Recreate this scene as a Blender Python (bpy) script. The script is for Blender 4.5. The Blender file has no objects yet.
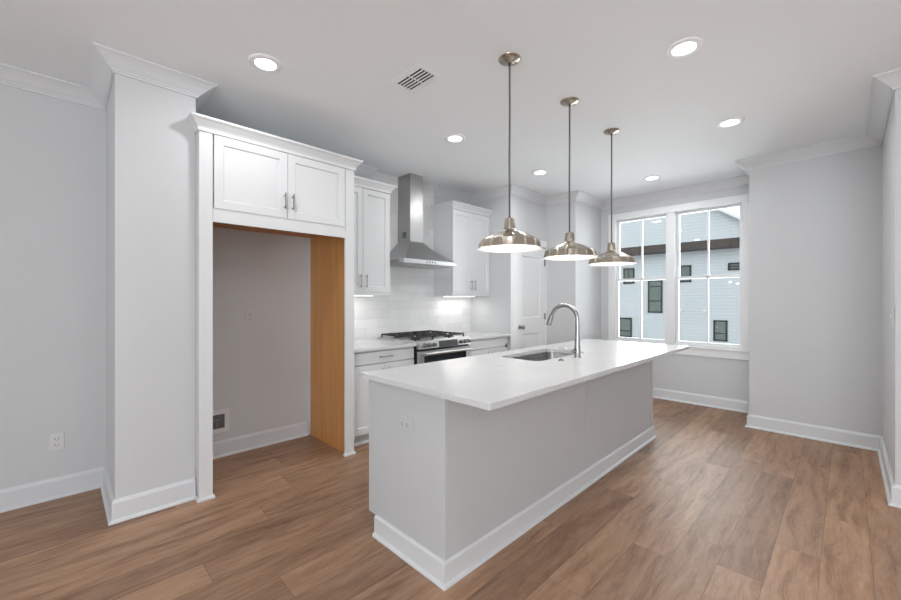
import bpy, bmesh, math, random
from mathutils import Vector, Matrix
PI = math.pi
sc = bpy.context.scene
C = sc.collection

# ---------------------------------------------------------------- camera, world, lights, exposure
CAM_H = 1.31
YAW = math.radians(45.25)
cd = bpy.data.cameras.new('camera'); cam = bpy.data.objects.new('camera', cd); C.objects.link(cam)
cam.location = (0, 0, CAM_H); cam.rotation_euler = (PI / 2, 0, YAW - PI / 2)
cd.sensor_fit = 'HORIZONTAL'; cd.sensor_width = 36; cd.lens = 36 * 392.3 / 901; cd.clip_start = .02; cd.clip_end = 300
sc.camera = cam
vs = sc.view_settings
vs.view_transform = 'Standard'; vs.look = 'None'; vs.gamma = 1; vs.use_curve_mapping = False; vs.exposure = 0.12

w = bpy.data.worlds.new('overcast_sky'); sc.world = w; w.use_nodes = True
nt = w.node_tree; nt.nodes.clear()
wo = nt.nodes.new('ShaderNodeOutputWorld'); wb = nt.nodes.new('ShaderNodeBackground')
wg = nt.nodes.new('ShaderNodeTexCoord'); wn = nt.nodes.new('ShaderNodeTexNoise'); wr = nt.nodes.new('ShaderNodeValToRGB')
wn.inputs['Scale'].default_value = 2.2; wn.inputs['Detail'].default_value = 4
wr.color_ramp.elements[0].position = .3; wr.color_ramp.elements[0].color = (.80, .84, .90, 1)
wr.color_ramp.elements[1].position = .7; wr.color_ramp.elements[1].color = (.97, .98, 1, 1)
nt.links.new(wg.outputs['Generated'], wn.inputs['Vector']); nt.links.new(wn.outputs['Fac'], wr.inputs[0])
nt.links.new(wr.outputs[0], wb.inputs[0]); nt.links.new(wb.outputs[0], wo.inputs[0]); wb.inputs[1].default_value = 1.7

def area(name, loc, rot, sx, sy, power, color=(1, 1, 1), portal=False, shape='RECTANGLE', spread=PI):
    l = bpy.data.lights.new(name, 'AREA'); l.shape = shape; l.size = sx
    if shape == 'RECTANGLE': l.size_y = sy
    l.energy = power; l.color = color; l.spread = spread
    if portal: l.cycles.is_portal = True
    o = bpy.data.objects.new(name, l); C.objects.link(o); o.location = loc; o.rotation_euler = rot
    return o
# daylight entering by the kitchen window; then three unseen fill lamps added behind the camera, tilted up
area('daylight_kitchen_window', (6.0, 1.58, 1.55), (0, math.radians(104), 0), 2.0, 2.1, 92, (.92, .97, 1))
area('fill_rear_left', (-2.3, -4.42, 1.35), (math.radians(115), 0, 0), 1.9, 2.2, 8, (.93, .97, 1))
area('fill_rear_right', (1.2, -4.42, 1.35), (math.radians(115), 0, 0), 1.9, 2.2, 8, (.93, .97, 1))
area('fill_side_ceiling', (-3.92, -1.2, 1.35), (0, -math.radians(135), 0), 2.2, 2.4, 195, (.90, .955, 1))  # added fill from behind the camera, aimed up to brighten the ceiling
CAN_POWER = 5.5
PENDANT_POWER = 1.8
UNDER_POWER = .85

# ---------------------------------------------------------------- materials
def mat(name, col, rough=.5, metal=0., emis=None, estr=0., coat=0., ior=None):
    m = bpy.data.materials.new(name); m.use_nodes = True
    b = m.node_tree.nodes['Principled BSDF']
    b.inputs['Base Color'].default_value = (*col, 1); b.inputs['Roughness'].default_value = rough
    b.inputs['Metallic'].default_value = metal; b.inputs['Coat Weight'].default_value = coat
    if ior: b.inputs['IOR'].default_value = ior
    if emis: b.inputs['Emission Color'].default_value = (*emis, 1); b.inputs['Emission Strength'].default_value = estr
    return m
class N:
    def __init__(s, m): s.t = m.node_tree; s.b = m.node_tree.nodes['Principled BSDF']
    def n(s, typ, **k):
        x = s.t.nodes.new(typ)
        for a, v in k.items(): setattr(x, a, v)
        return x
    def put(s, sock, v):
        if isinstance(v, bpy.types.NodeSocket): s.t.links.new(v, sock)
        elif v is not None: sock.default_value = v
    def math(s, op, a, b=None, c=None):
        x = s.n('ShaderNodeMath', operation=op)
        for i, v in enumerate((a, b, c)): s.put(x.inputs[i], v)
        return x.outputs[0]
    def mix(s, f, a, b, mode='MIX'):
        x = s.n('ShaderNodeMix', data_type='RGBA', blend_type=mode)
        s.put(x.inputs[0], f); s.put(x.inputs[6], a); s.put(x.inputs[7], b); return x.outputs[2]
    def comb(s, x, y, z):
        c = s.n('ShaderNodeCombineXYZ')
        for i, v in enumerate((x, y, z)): s.put(c.inputs[i], v)
        return c.outputs[0]
    def noise(s, vec, scale, detail=3, rough=.5):
        x = s.n('ShaderNodeTexNoise'); s.put(x.inputs['Vector'], vec); x.inputs['Scale'].default_value = scale
        x.inputs['Detail'].default_value = detail; x.inputs['Roughness'].default_value = rough; return x.outputs['Fac']
    def ramp(s, f, stops):
        r = s.n('ShaderNodeValToRGB'); s.put(r.inputs[0], f); e = r.color_ramp.elements
        while len(e) < len(stops): e.new(.5)
        for i, (p, c) in enumerate(stops): e[i].position = p; e[i].color = (*c, 1)
        return r.outputs[0]
    def obj(s):
        t = s.n('ShaderNodeTexCoord'); q = s.n('ShaderNodeSeparateXYZ'); s.t.links.new(t.outputs['Object'], q.inputs[0])
        return t.outputs['Object'], q.outputs[0], q.outputs[1], q.outputs[2]
    def bump(s, h, st, d=.01):
        b = s.n('ShaderNodeBump'); s.put(b.inputs['Height'], h); b.inputs['Strength'].default_value = st; b.inputs['Distance'].default_value = d
        s.t.links.new(b.outputs[0], s.b.inputs['Normal'])

def painted(name, col, rough=.6, st=.06, sc_=260):
    m = mat(name, col, rough); k = N(m); v, x, y, z = k.obj()
    k.bump(k.noise(v, sc_, 2), st, .002); 
    f = k.noise(v, 1.3, 2)
    k.put(k.b.inputs['Base Color'], k.mix(f, (col[0]*.985, col[1]*.985, col[2]*.985, 1), (min(1, col[0]*1.015), min(1, col[1]*1.015), min(1, col[2]*1.015), 1)))
    return m
M_wall = painted('wall_paint', (.585, .592, .600), .7)
M_ceil = painted('ceiling_paint', (.88, .90, .915), .8)
M_trim = painted('trim_paint', (.66, .67, .685), .38, .02)
M_crown = painted('crown_paint', (.69, .70, .715), .5, .015)
M_fixture = mat('fixture_white', (.90, .91, .92), .5)
M_casing = painted('casing_paint', (.79, .795, .80), .35, .015)
M_cab = painted('cabinet_paint', (.66, .665, .67), .32, .015)
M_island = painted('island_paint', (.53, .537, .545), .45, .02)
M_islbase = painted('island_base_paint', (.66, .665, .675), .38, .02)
M_gap = mat('shadow_gap', (.16, .16, .16), .8)
M_black = mat('black_enamel', (.012, .012, .013), .3)
M_iron = mat('cast_iron', (.02, .02, .021), .55)
M_nickel = mat('brushed_nickel_pull', (.30, .295, .285), .38, 1)
M_chrome = mat('faucet_steel', (.36, .36, .36), .27, 1)
M_plastic = mat('white_plastic', (.68, .68, .68), .35)
M_grayplastic = mat('grey_plate', (.60, .60, .61), .4)
M_slot = mat('dark_slot', (.03, .03, .03), .6)
M_lens = mat('light_lens', (1, 1, 1), .4, emis=(1, .985, .96), estr=9)
M_inner = mat('shade_inner_enamel', (.93, .92, .89), .4)
M_bulb = mat('bulb_glow', (1, 1, 1), .4, emis=(1, .95, .86), estr=14)
M_led = mat('led_strip', (1, 1, 1), .4, emis=(1, .97, .92), estr=6)
M_cord = mat('grey_cord', (.10, .10, .10), .7)
M_display = mat('display_glass', (.06, .062, .068), .2)
M_ovglass = mat('oven_glass', (.012, .014, .018), .06)
M_concrete = mat('ground_gravel', (.22, .22, .2), .9)

def brushed(name, col, rough, axis='z', sc_=220):
    m = mat(name, col, rough, 1); k = N(m); v, x, y, z = k.obj()
    vec = {'z': k.comb(k.math('MULTIPLY', x, sc_), k.math('MULTIPLY', y, sc_), k.math('MULTIPLY', z, 3)),
           'x': k.comb(k.math('MULTIPLY', x, 3), k.math('MULTIPLY', y, sc_), k.math('MULTIPLY', z, sc_))}[axis]
    n = k.noise(vec, 1, 2)
    k.put(k.b.inputs['Roughness'], k.math('MULTIPLY_ADD', n, .16, rough - .08))
    k.put(k.b.inputs['Base Color'], k.mix(n, tuple(c*.88 for c in col) + (1,), tuple(min(1, c*1.1) for c in col) + (1,)))
    return m
M_steel = brushed('brushed_steel', (.44, .44, .44), .33)
M_steelx = brushed('brushed_steel_horizontal', (.62, .62, .62), .36, 'x')
M_knob = mat('dark_knob_metal', (.34, .34, .34), .35, 1)
M_sink = brushed('sink_steel', (.42, .42, .42), .3, 'x')
M_shade = mat('brushed_nickel_shade', (.47, .41, .355), .3, 1)
k = N(M_shade); v, x, y, z = k.obj()
n = k.noise(k.comb(k.math('MULTIPLY', x, 12), k.math('MULTIPLY', y, 12), k.math('MULTIPLY', z, 500)), 1, 2)
k.put(k.b.inputs['Roughness'], k.math('MULTIPLY_ADD', n, .14, .22))
k.put(k.b.inputs['Base Color'], k.mix(n, (.34, .300, .250, 1), (.50, .450, .385, 1)))

# quartz
M_quartz = mat('white_quartz', (.82, .82, .82), .17); k = N(M_quartz); v, x, y, z = k.obj()
f = k.noise(v, 3.5, 5, .6)
k.put(k.b.inputs['Base Color'], k.ramp(f, [(.35, (.60, .60, .605)), (.6, (.63, .63, .635)), (.66, (.60, .60, .605))]))

# raw maple inside the alcove
M_maple = mat('maple_veneer', (.5, .28, .11), .5); k = N(M_maple); v, x, y, z = k.obj()
g = k.noise(k.comb(k.math('MULTIPLY', x, 14), k.math('MULTIPLY', y, 14), k.math('MULTIPLY', z, .8)), 1.6, 5, .6)
g2 = k.noise(k.comb(k.math('MULTIPLY', x, 90), k.math('MULTIPLY', y, 90), k.math('MULTIPLY', z, 2)), 1, 3, .6)
c1 = k.ramp(g, [(.3, (.45, .195, .055)), (.55, (.53, .245, .075)), (.75, (.59, .29, .10))])
k.put(k.b.inputs['Base Color'], k.mix(k.math('MULTIPLY', g2, .25), c1, (.40, .20, .07, 1)))

# plank floor, boards along x
M_floor = mat('plank_floor', (.3, .2, .14), .4); k = N(M_floor); v, x, y, z = k.obj()
PW, PL = .18, 1.5
ry = k.math('DIVIDE', k.math('ADD', y, 20.07), PW); row = k.math('FLOOR', ry); fy = k.math('FRACT', ry)
wn1 = k.n('ShaderNodeTexWhiteNoise', noise_dimensions='1D'); k.put(wn1.inputs['W'], row)
rx = k.math('ADD', k.math('DIVIDE', k.math('ADD', x, 20), PL), k.math('MULTIPLY', wn1.outputs['Value'], 7.3))
col_ = k.math('FLOOR', rx); fx = k.math('FRACT', rx)
wn2 = k.n('ShaderNodeTexWhiteNoise', noise_dimensions='2D'); k.put(wn2.inputs['Vector'], k.comb(row, col_, 0))
rid = wn2.outputs['Value']
gx = k.math('ADD', x, k.math('MULTIPLY', rid, 37.)); gz = k.math('MULTIPLY', rid, 11.)
warp = k.noise(k.comb(k.math('MULTIPLY', gx, 1.6), k.math('MULTIPLY', y, 5), gz), 1, 3)
grain = k.noise(k.comb(k.math('MULTIPLY', gx, 1.9), k.math('ADD', k.math('MULTIPLY', y, 15), k.math('MULTIPLY', warp, 2.2)), gz), 1.2, 8, .70)
fine = k.noise(k.comb(k.math('MULTIPLY', gx, 16), k.math('MULTIPLY', y, 210), gz), 1, 5, .7)
knot = k.noise(k.comb(k.math('MULTIPLY', gx, 3.0), k.math('MULTIPLY', y, 9), gz), 1, 2, .5)
base = k.ramp(grain, [(.28, (.120, .056, .028)), (.41, (.285, .156, .086)), (.52, (.395, .232, .138)), (.68, (.49, .312, .198))])
base = k.mix(k.math('MULTIPLY', k.math('POWER', fine, 1.6), .9), base, (.17, .095, .060, 1))
kn = k.math('MULTIPLY', k.math('MAXIMUM', k.math('SUBTRACT', knot, .66), 0), 4.)
base = k.mix(kn, base, (.09, .05, .035, 1))
tone = k.ramp(rid, [(0, (.80, .78, .77)), (.5, (1., 1., 1.)), (1, (1.16, 1.15, 1.13))])
base = k.mix(1, base, tone, 'MULTIPLY')
ed = k.math('MINIMUM', k.math('MULTIPLY', k.math('MINIMUM', fy, k.math('SUBTRACT', 1, fy)), PW), k.math('MULTIPLY', k.math('MINIMUM', fx, k.math('SUBTRACT', 1, fx)), PL))
seam = k.math('SUBTRACT', 1, k.math('MINIMUM', k.math('DIVIDE', ed, .0022), 1))
k.put(k.b.inputs['Base Color'], k.mix(k.math('MULTIPLY', seam, .65), base, (.07, .042, .03, 1)))
k.put(k.b.inputs['Roughness'], k.math('MULTIPLY_ADD', fine, .22, .38)); k.b.inputs['Specular IOR Level'].default_value = .55; (0)
k.bump(k.math('SUBTRACT', k.math('MULTIPLY', fine, .25), seam), .25, .0015)

# tile: 0.10 x 0.30 glossy, running bond, on the y=const wall
M_tile = mat('glossy_subway_tile', (.8, .8, .8), .12); k = N(M_tile); v, x, y, z = k.obj()
TH, TW = .1, .305
tz = k.math('DIVIDE', z, TH); tr = k.math('FLOOR', tz); tfz = k.math('FRACT', tz)
tx = k.math('ADD', k.math('DIVIDE', k.math('ADD', x, 10), TW), k.math('MULTIPLY', k.math('FLOORED_MODULO', tr, 2), .5)); tc = k.math('FLOOR', tx); tfx = k.math('FRACT', tx)
w3 = k.n('ShaderNodeTexWhiteNoise', noise_dimensions='2D'); k.put(w3.inputs['Vector'], k.comb(tr, tc, 0))
e = k.math('MINIMUM', k.math('MULTIPLY', k.math('MINIMUM', tfz, k.math('SUBTRACT', 1, tfz)), TH), k.math('MULTIPLY', k.math('MINIMUM', tfx, k.math('SUBTRACT', 1, tfx)), TW))
gm = k.math('SUBTRACT', 1, k.math('MINIMUM', k.math('DIVIDE', e, .0022), 1))
tcol = k.ramp(w3.outputs['Value'], [(0, (.74, .74, .74)), (.5, (.81, .81, .81)), (1, (.86, .86, .86))])
tcol = k.mix(k.math('MULTIPLY', k.noise(v, 14, 3), .25), tcol, (.72, .72, .72, 1))
k.put(k.b.inputs['Base Color'], k.mix(gm, tcol, (.56, .56, .56, 1)))
k.bump(k.math('SUBTRACT', k.math('MULTIPLY', k.noise(v, 11, 2), .5), gm), .35, .002)
k.put(k.b.inputs['Roughness'], k.math('MULTIPLY_ADD', gm, .5, .14))

# clapboard siding (boards stacked in z)
def siding(name, col):
    m = mat(name, col, .7); k = N(m); v, x, y, z = k.obj()
    f = k.math('FRACT', k.math('DIVIDE', k.math('ADD', z, 20), .17))
    ln = k.math('LESS_THAN', f, .13)
    k.put(k.b.inputs['Base Color'], k.mix(ln, (*col, 1), tuple(c*.80 for c in col) + (1,)))
    k.bump(f, .3, .015); return m
M_siding = siding('blue_grey_siding', (.56, .61, .635))
M_shingle = mat('brown_shingle', (.09, .07, .06), .9); k = N(M_shingle); v, x, y, z = k.obj()
br = k.n('ShaderNodeTexNoise'); k.put(br.inputs['Vector'], k.comb(0, k.math('MULTIPLY', y, 4), k.math('MULTIPLY', z, 14))); br.inputs['Scale'].default_value = 1.5
k.put(k.b.inputs['Base Color'], k.ramp(br.outputs['Fac'], [(.3, (.032, .025, .022)), (.7, (.075, .060, .052))]))
M_exttrim = mat('exterior_white_trim', (.72, .74, .76), .6)
M_extblack = mat('exterior_black_frame', (.012, .012, .014), .5)
M_extglass = mat('exterior_window_glass', (.14, .18, .16), .3); M_extglass.node_tree.nodes['Principled BSDF'].inputs['Specular IOR Level'].default_value = .2
M_glass = bpy.data.materials.new('window_glass'); M_glass.use_nodes = True
t = M_glass.node_tree; t.nodes.clear()
o_ = t.nodes.new('ShaderNodeOutputMaterial'); mx = t.nodes.new('ShaderNodeMixShader'); tr_ = t.nodes.new('ShaderNodeBsdfTransparent'); gl = t.nodes.new('ShaderNodeBsdfGlossy'); fr = t.nodes.new('ShaderNodeFresnel')
tr_.inputs[0].default_value = (.95, .965, .96, 1); gl.inputs['Roughness'].default_value = .01; fr.inputs[0].default_value = 1.45
t.links.new(fr.outputs[0], mx.inputs[0]); t.links.new(tr_.outputs[0], mx.inputs[1]); t.links.new(gl.outputs[0], mx.inputs[2]); t.links.new(mx.outputs[0], o_.inputs[0])

# ---------------------------------------------------------------- geometry helpers
def box(bm, x0, x1, y0, y1, z0, z1, bev=0., seg=1):
    r = bmesh.ops.create_cube(bm, size=1)
    vs_ = r['verts']
    bmesh.ops.scale(bm, verts=vs_, vec=(x1-x0, y1-y0, z1-z0)); bmesh.ops.translate(bm, verts=vs_, vec=((x0+x1)/2, (y0+y1)/2, (z0+z1)/2))
    if bev > 0:
        es = list({e for v in vs_ for e in v.link_edges}); bmesh.ops.bevel(bm, geom=es, offset=bev, segments=seg, affect='EDGES', profile=.7)
def cyl(bm, p0, p1, r0, r1=None, seg=20):
    p0 = Vector(p0); p1 = Vector(p1); d = p1 - p0; r1 = r0 if r1 is None else r1
    q = d.to_track_quat('Z', 'Y').to_matrix().to_4x4(); q.translation = (p0 + p1) / 2
    bmesh.ops.create_cone(bm, cap_ends=True, segments=seg, radius1=r0, radius2=r1, depth=d.length, matrix=q)
def lathe(bm, prof, seg=32, cx=0, cy=0, rfun=None):
    rings = []
    for i, (r, z) in enumerate(prof):
        ring = []
        for j in range(seg):
            a = 2*PI*j/seg; rr = r*(rfun(a, i) if rfun else 1)
            ring.append(bm.verts.new((cx+rr*math.cos(a), cy+rr*math.sin(a), z)))
        rings.append(ring)
    for a, b in zip(rings, rings[1:]):
        for j in range(seg): bm.faces.new((a[j], a[(j+1) % seg], b[(j+1) % seg], b[j]))
    return rings
def sphere(bm, c, r, seg=16):
    bmesh.ops.create_uvsphere(bm, u_segments=seg, v_segments=seg//2, radius=r, matrix=Matrix.Translation(c))
def tube(bm, pts, rad, seg=12, cap=True):
    P = [Vector(p) for p in pts]; n = len(P)
    R = rad if isinstance(rad, (list, tuple)) else [rad]*n
    up = None; rings = []
    for i in range(n):
        d = (P[min(i+1, n-1)] - P[max(i-1, 0)]).normalized()
        if up is None: up = d.orthogonal().normalized()
        up = (up - d*up.dot(d)).normalized(); sd = d.cross(up)
        rings.append([bm.verts.new(P[i] + R[i]*(math.cos(2*PI*j/seg)*up + math.sin(2*PI*j/seg)*sd)) for j in range(seg)])
    for a, b in zip(rings, rings[1:]):
        for j in range(seg): bm.faces.new((a[j], a[(j+1) % seg], b[(j+1) % seg], b[j]))
    if cap: bm.faces.new(rings[0][::-1]); bm.faces.new(rings[-1])
def sweep(bm, prof, path):
    """profile (out, z) carried along a plan path with mitred corners; out is to the right of the direction"""
    n = len(path); rings = []
    for i in range(n):
        p = Vector(path[i]); ds = []
        if i > 0: ds.append((p - Vector(path[i-1])).normalized())
        if i < n-1: ds.append((Vector(path[i+1]) - p).normalized())
        ns = [Vector((d.y, -d.x)) for d in ds]
        m = ns[0] if len(ns) == 1 else (ns[0]+ns[1]) / (1 + ns[0].dot(ns[1]))
        rings.append([bm.verts.new((p.x+m.x*o, p.y+m.y*o, z)) for o, z in prof])
    k_ = len(prof)
    for a, b in zip(rings, rings[1:]):
        for j in range(k_): bm.faces.new((a[j], a[(j+1) % k_], b[(j+1) % k_], b[j]))
    bm.faces.new(rings[0]); bm.faces.new(rings[-1][::-1])
def obj(name, bm, m, parent=None, smooth=False, label=None, bevel=0.):
    bmesh.ops.recalc_face_normals(bm, faces=bm.faces)
    me = bpy.data.meshes.new(name); bm.to_mesh(me); bm.free()
    me.materials.append(m)
    if smooth:
        for p in me.polygons: p.use_smooth = True
        me.set_sharp_from_angle(angle=math.radians(smooth if smooth is not True else 35))
    o = bpy.data.objects.new(name, me); C.objects.link(o)
    if parent is not None: o.parent = parent
    if label: o['label'] = label
    if bevel:
        b = o.modifiers.new('edge', 'BEVEL'); b.width = bevel; b.segments = 2; b.limit_method = 'ANGLE'
    return o
def thing(name, label, cat, loc=(0, 0, 0), group=None):
    o = bpy.data.objects.new(name, None); C.objects.link(o); o.location = loc; o.empty_display_size = .1
    o['label'] = label; o['category'] = cat
    if group: o['group'] = group
    return o
def tag(o, label, cat, group=None):
    o['label'] = label; o['category'] = cat
    if group: o['group'] = group
    return o
def struct(name, bm, m, parent=None, **k):
    o = obj(name, bm, m, parent, **k)
    if parent is None: o['kind'] = 'structure'
    return o
def B(): return bmesh.new()
def boxobj(name, m, parent, *a, bev=0., label=None):
    bm = B(); box(bm, *a, bev=bev); return obj(name, bm, m, parent, label=label)
def dup(o, parent=None):
    c = o.copy(); C.objects.link(c)
    if parent is not None: c.parent = parent
    for ch in o.children: dup(ch, c)
    return c

# ---------------------------------------------------------------- room shell
CEIL = 2.743
YB = 3.69        # back wall plane
XW = 5.66        # window wall plane
bm = B(); box(bm, -4.15, 5.8, -4.65, 3.85, -.12, 0); struct('floor', bm, M_floor)
bm = B(); box(bm, -4.15, 5.8, -4.65, 3.85, CEIL, 2.9); struct('ceiling', bm, M_ceil)
bm = B(); box(bm, -4.15, 4.885, YB, 3.85, 0, CEIL); struct('wall_back', bm, M_wall)
bm = B(); box(bm, .224, .632, 3.04, YB, 0, CEIL); struct('wall_column', bm, M_wall)
bm = B(); box(bm, 4.045, 4.165, 3.0, YB, 0, CEIL); box(bm, 4.165, 4.885, 3.0, 3.12, 2.055, CEIL)
struct('wall_pantry', bm, M_wall)
bm = B(); box(bm, 4.885, 5.8, 2.55, 3.85, 0, CEIL); struct('wall_far', bm, M_wall)
WY0, WY1, WZ0, WZ1 = .83, 2.375, .735, 2.475
bm = B()
box(bm, XW, 5.8, .705, WY0, 0, CEIL); box(bm, XW, 5.8, WY1, 2.55, 0, CEIL)
box(bm, XW, 5.8, WY0, WY1, 0, WZ0); box(bm, XW, 5.8, WY0, WY1, WZ1, CEIL)
struct('wall_window', bm, M_wall)
bm = B(); box(bm, 5.035, 5.8, -.22, .705, 0, CEIL); box(bm, 3.775, 5.8, -4.65, -.22, 0, CEIL); struct('wall_right', bm, M_wall)
# living area behind the camera: walls, with tall openings added to go with the fill lamps
bm = B()
for a, b in ((-4.15, -3.3), (-1.3, .2), (2.2, 3.775)): box(bm, a, b, -4.65, -4.5, 0, CEIL)
for a, b in ((-3.3, -1.3), (.2, 2.2)): box(bm, a, b, -4.65, -4.5, 0, .2); box(bm, a, b, -4.65, -4.5, 2.5, CEIL)
struct('wall_rear', bm, M_wall)
bm = B()
for a, b in ((-4.5, -2.45), (.05, YB)): box(bm, -4.15, -4.0, a, b, 0, CEIL)
box(bm, -4.15, -4.0, -2.45, .05, 0, .2); box(bm, -4.15, -4.0, -2.45, .05, 2.5, CEIL)
struct('wall_left', bm, M_wall)

# crown moulding
T = CEIL - .001
CR = [(0, T), (.102, T), (.102, T-.010), (.094, T-.014), (.084, T-.020), (.071, T-.030), (.057, T-.042), (.044, T-.055), (.032, T-.066), (.022, T-.074), (.020, T-.080), (.012, T-.083), (.011, T-.092), (0, T-.092)]
bm = B(); sweep(bm, CR, [(-4, YB), (.224, YB), (.224, 3.04), (.632, 3.04), (.632, YB), (2.43, YB)]); struct('trim_1', bm, M_crown)
bm = B(); sweep(bm, CR, [(3.345, YB), (4.045, YB), (4.045, 3.0), (4.885, 3.0), (4.885, 2.55), (XW, 2.55), (XW, .705), (5.035, .705), (5.035, -.22), (3.775, -.22), (3.775, -4.5)]); struct('trim_2', bm, M_crown)
# baseboard with shoe
BBP = [(0, .134), (.007, .134), (.009, .127), (.014, .122), (.015, .117), (.017, .115), (.017, .020), (.026, .017), (.031, .010), (.032, .001), (0, .001)]
bm = B(); sweep(bm, BBP, [(-4, YB), (.224, YB), (.224, 3.04), (.628, 3.04)]); struct('baseboard_left', bm, M_trim)
bm = B(); sweep(bm, BBP, [(.72, YB), (1.692, YB)]); struct('baseboard_alcove', bm, M_trim)
bm = B(); sweep(bm, BBP, [(4.885, 2.985), (4.885, 2.55), (XW, 2.55), (XW, .705), (5.035, .705), (5.035, -.22), (3.775, -.22), (3.775, -4.5)]); struct('baseboard_right', bm, M_trim)

# backsplash: counter to uppers, full height behind the hood
bm = B(); box(bm, 1.79, 2.425, YB-.009, YB-.0005, .87, 1.372); box(bm, 2.425, 3.348, YB-.009, YB-.0005, .87, CEIL-.001); box(bm, 3.348, 4.044, YB-.009, YB-.0005, .87, 1.372)
struct('wall_backsplash', bm, M_tile)

# pantry door
d1 = bpy.data.objects.new('door_1', None); C.objects.link(d1); d1.location = (4.52, 3.0, 0); d1['kind'] = 'structure'
def local(bm, o): bmesh.ops.translate(bm, verts=bm.verts, vec=(-o.location[0], -o.location[1], -o.location[2])); return bm
def panel_slab(bm, x0, x1, y0, y1, z0, z1, openings, depth=.008, step=.012):
    """slab whose -y face carries recessed openings (x0,x1,z0,z1)"""
    xs = sorted({x0, x1, *[a for o in openings for a in o[:2]]}); zs = sorted({z0, z1, *[a for o in openings for a in o[2:]]})
    ins = lambda a, b, c, d: any(a >= o[0]-1e-6 and b <= o[1]+1e-6 and c >= o[2]-1e-6 and d <= o[3]+1e-6 for o in openings)
    def q(*p): bm.faces.new([bm.verts.new(v) for v in p])
    for a, b in zip(xs, xs[1:]):
        for c, d in zip(zs, zs[1:]):
            if not ins(a, b, c, d): q((a, y0, c), (b, y0, c), (b, y0, d), (a, y0, d))
    for a, b, c, d in openings:
        s = step; yi = y0+depth
        q((a, y0, c), (b, y0, c), (b-s, yi, c+s), (a+s, yi, c+s)); q((b, y0, c), (b, y0, d), (b-s, yi, d-s), (b-s, yi, c+s))
        q((b, y0, d), (a, y0, d), (a+s, yi, d-s), (b-s, yi, d-s)); q((a, y0, d), (a, y0, c), (a+s, yi, c+s), (a+s, yi, d-s))
        q((a+s, yi, c+s), (b-s, yi, c+s), (b-s, yi, d-s), (a+s, yi, d-s))
    q((x0, y1, z0), (x0, y1, z1), (x1, y1, z1), (x1, y1, z0))
    q((x0, y0, z0), (x0, y0, z1), (x0, y1, z1), (x0, y1, z0)); q((x1, y0, z0), (x1, y1, z0), (x1, y1, z1), (x1, y0, z1))
    q((x0, y0, z0), (x1, y0, z0), (x1, y1, z0), (x0, y1, z0)); q((x0, y0, z1), (x0, y1, z1), (x1, y1, z1), (x1, y0, z1))
    bmesh.ops.remove_doubles(bm, verts=bm.verts, dist=1e-5)
bm = B(); panel_slab(bm, 4.195, 4.872, 3.012, 3.045, .01, 2.035, [(4.315, 4.755, .24, .86), (4.315, 4.755, 1.07, 1.9)], .01, .018)
obj('door_panel', local(bm, d1), M_casing, d1)
bm = B(); box(bm, 4.085, 4.178, 2.985, 2.9995, 0, 2.14, bev=.003); box(bm, 4.045, 4.178, 2.985, 2.9995, 2.062, 2.14)
box(bm, 4.178, 4.884, 2.985, 2.9995, 2.046, 2.14, bev=.003)
box(bm, 4.178, 4.192, 2.99, 3.10, 0, 2.046); box(bm, 4.875, 4.8845, 2.99, 3.10, 0, 2.046); box(bm, 4.046, 4.085, 2.992, 2.9995, 0, 2.062)
obj('door_casing', local(bm, d1), M_casing, d1)
bm = B(); cyl(bm, (4.262, 3.011, .955), (4.262, 3.005, .955), .03); cyl(bm, (4.262, 3.006, .955), (4.262, 2.965, .955), .011); sphere(bm, (4.262, 2.955, .955), .027)
obj('door_knob', local(bm, d1), M_nickel, d1, smooth=True)
for hz in (.25, 1.08, 1.835):
    bm = B(); cyl(bm, (4.868, 3.004, hz-.045), (4.868, 3.004, hz+.045), .0085, seg=10); box(bm, 4.85, 4.872, 3.007, 3.0118, hz-.045, hz+.045)
    obj('door_hinge', local(bm, d1), M_nickel, d1)

# ---------------------------------------------------------------- window
w1 = bpy.data.objects.new('window_1', None); C.objects.link(w1); w1.location = (XW, 1.58, .735); w1['kind'] = 'structure'
bm = B()
X0, X1 = XW-.018, XW-.0005
cy0, cy1, cz0, cz1 = .765, 2.435, .61, 2.54
box(bm, X0, X1, cy1-.085, cy1, cz0+.09, cz1-.085, bev=.003); box(bm, X0, X1, cy0, .86, cz0+.09, cz1-.085, bev=.003)
box(bm, X0-.004, X1, cy0, cy1, cz1-.085, cz1, bev=.003); box(bm, X0, X1, cy0, cy1, cz0, cz0+.09, bev=.003)
box(bm, X0-.016, X1+.03, cy0, cy1, .700, .728, bev=.004)
obj('window_casing', local(bm, w1), M_casing, w1)
bm = B()
box(bm, X1, 5.79, WY0, .862, WZ0, WZ1); box(bm, X1, 5.79, 2.342, WY1, WZ0, WZ1)
box(bm, X1, 5.79, WY0, WY1, WZ1-.015, WZ1); box(bm, X1, 5.79, WY0, WY1, WZ0, WZ0+.012)
box(bm, XW-.012, 5.79, 1.566, 1.666, WZ0, WZ1)
obj('window_jamb', local(bm, w1), M_casing, w1)
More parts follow.
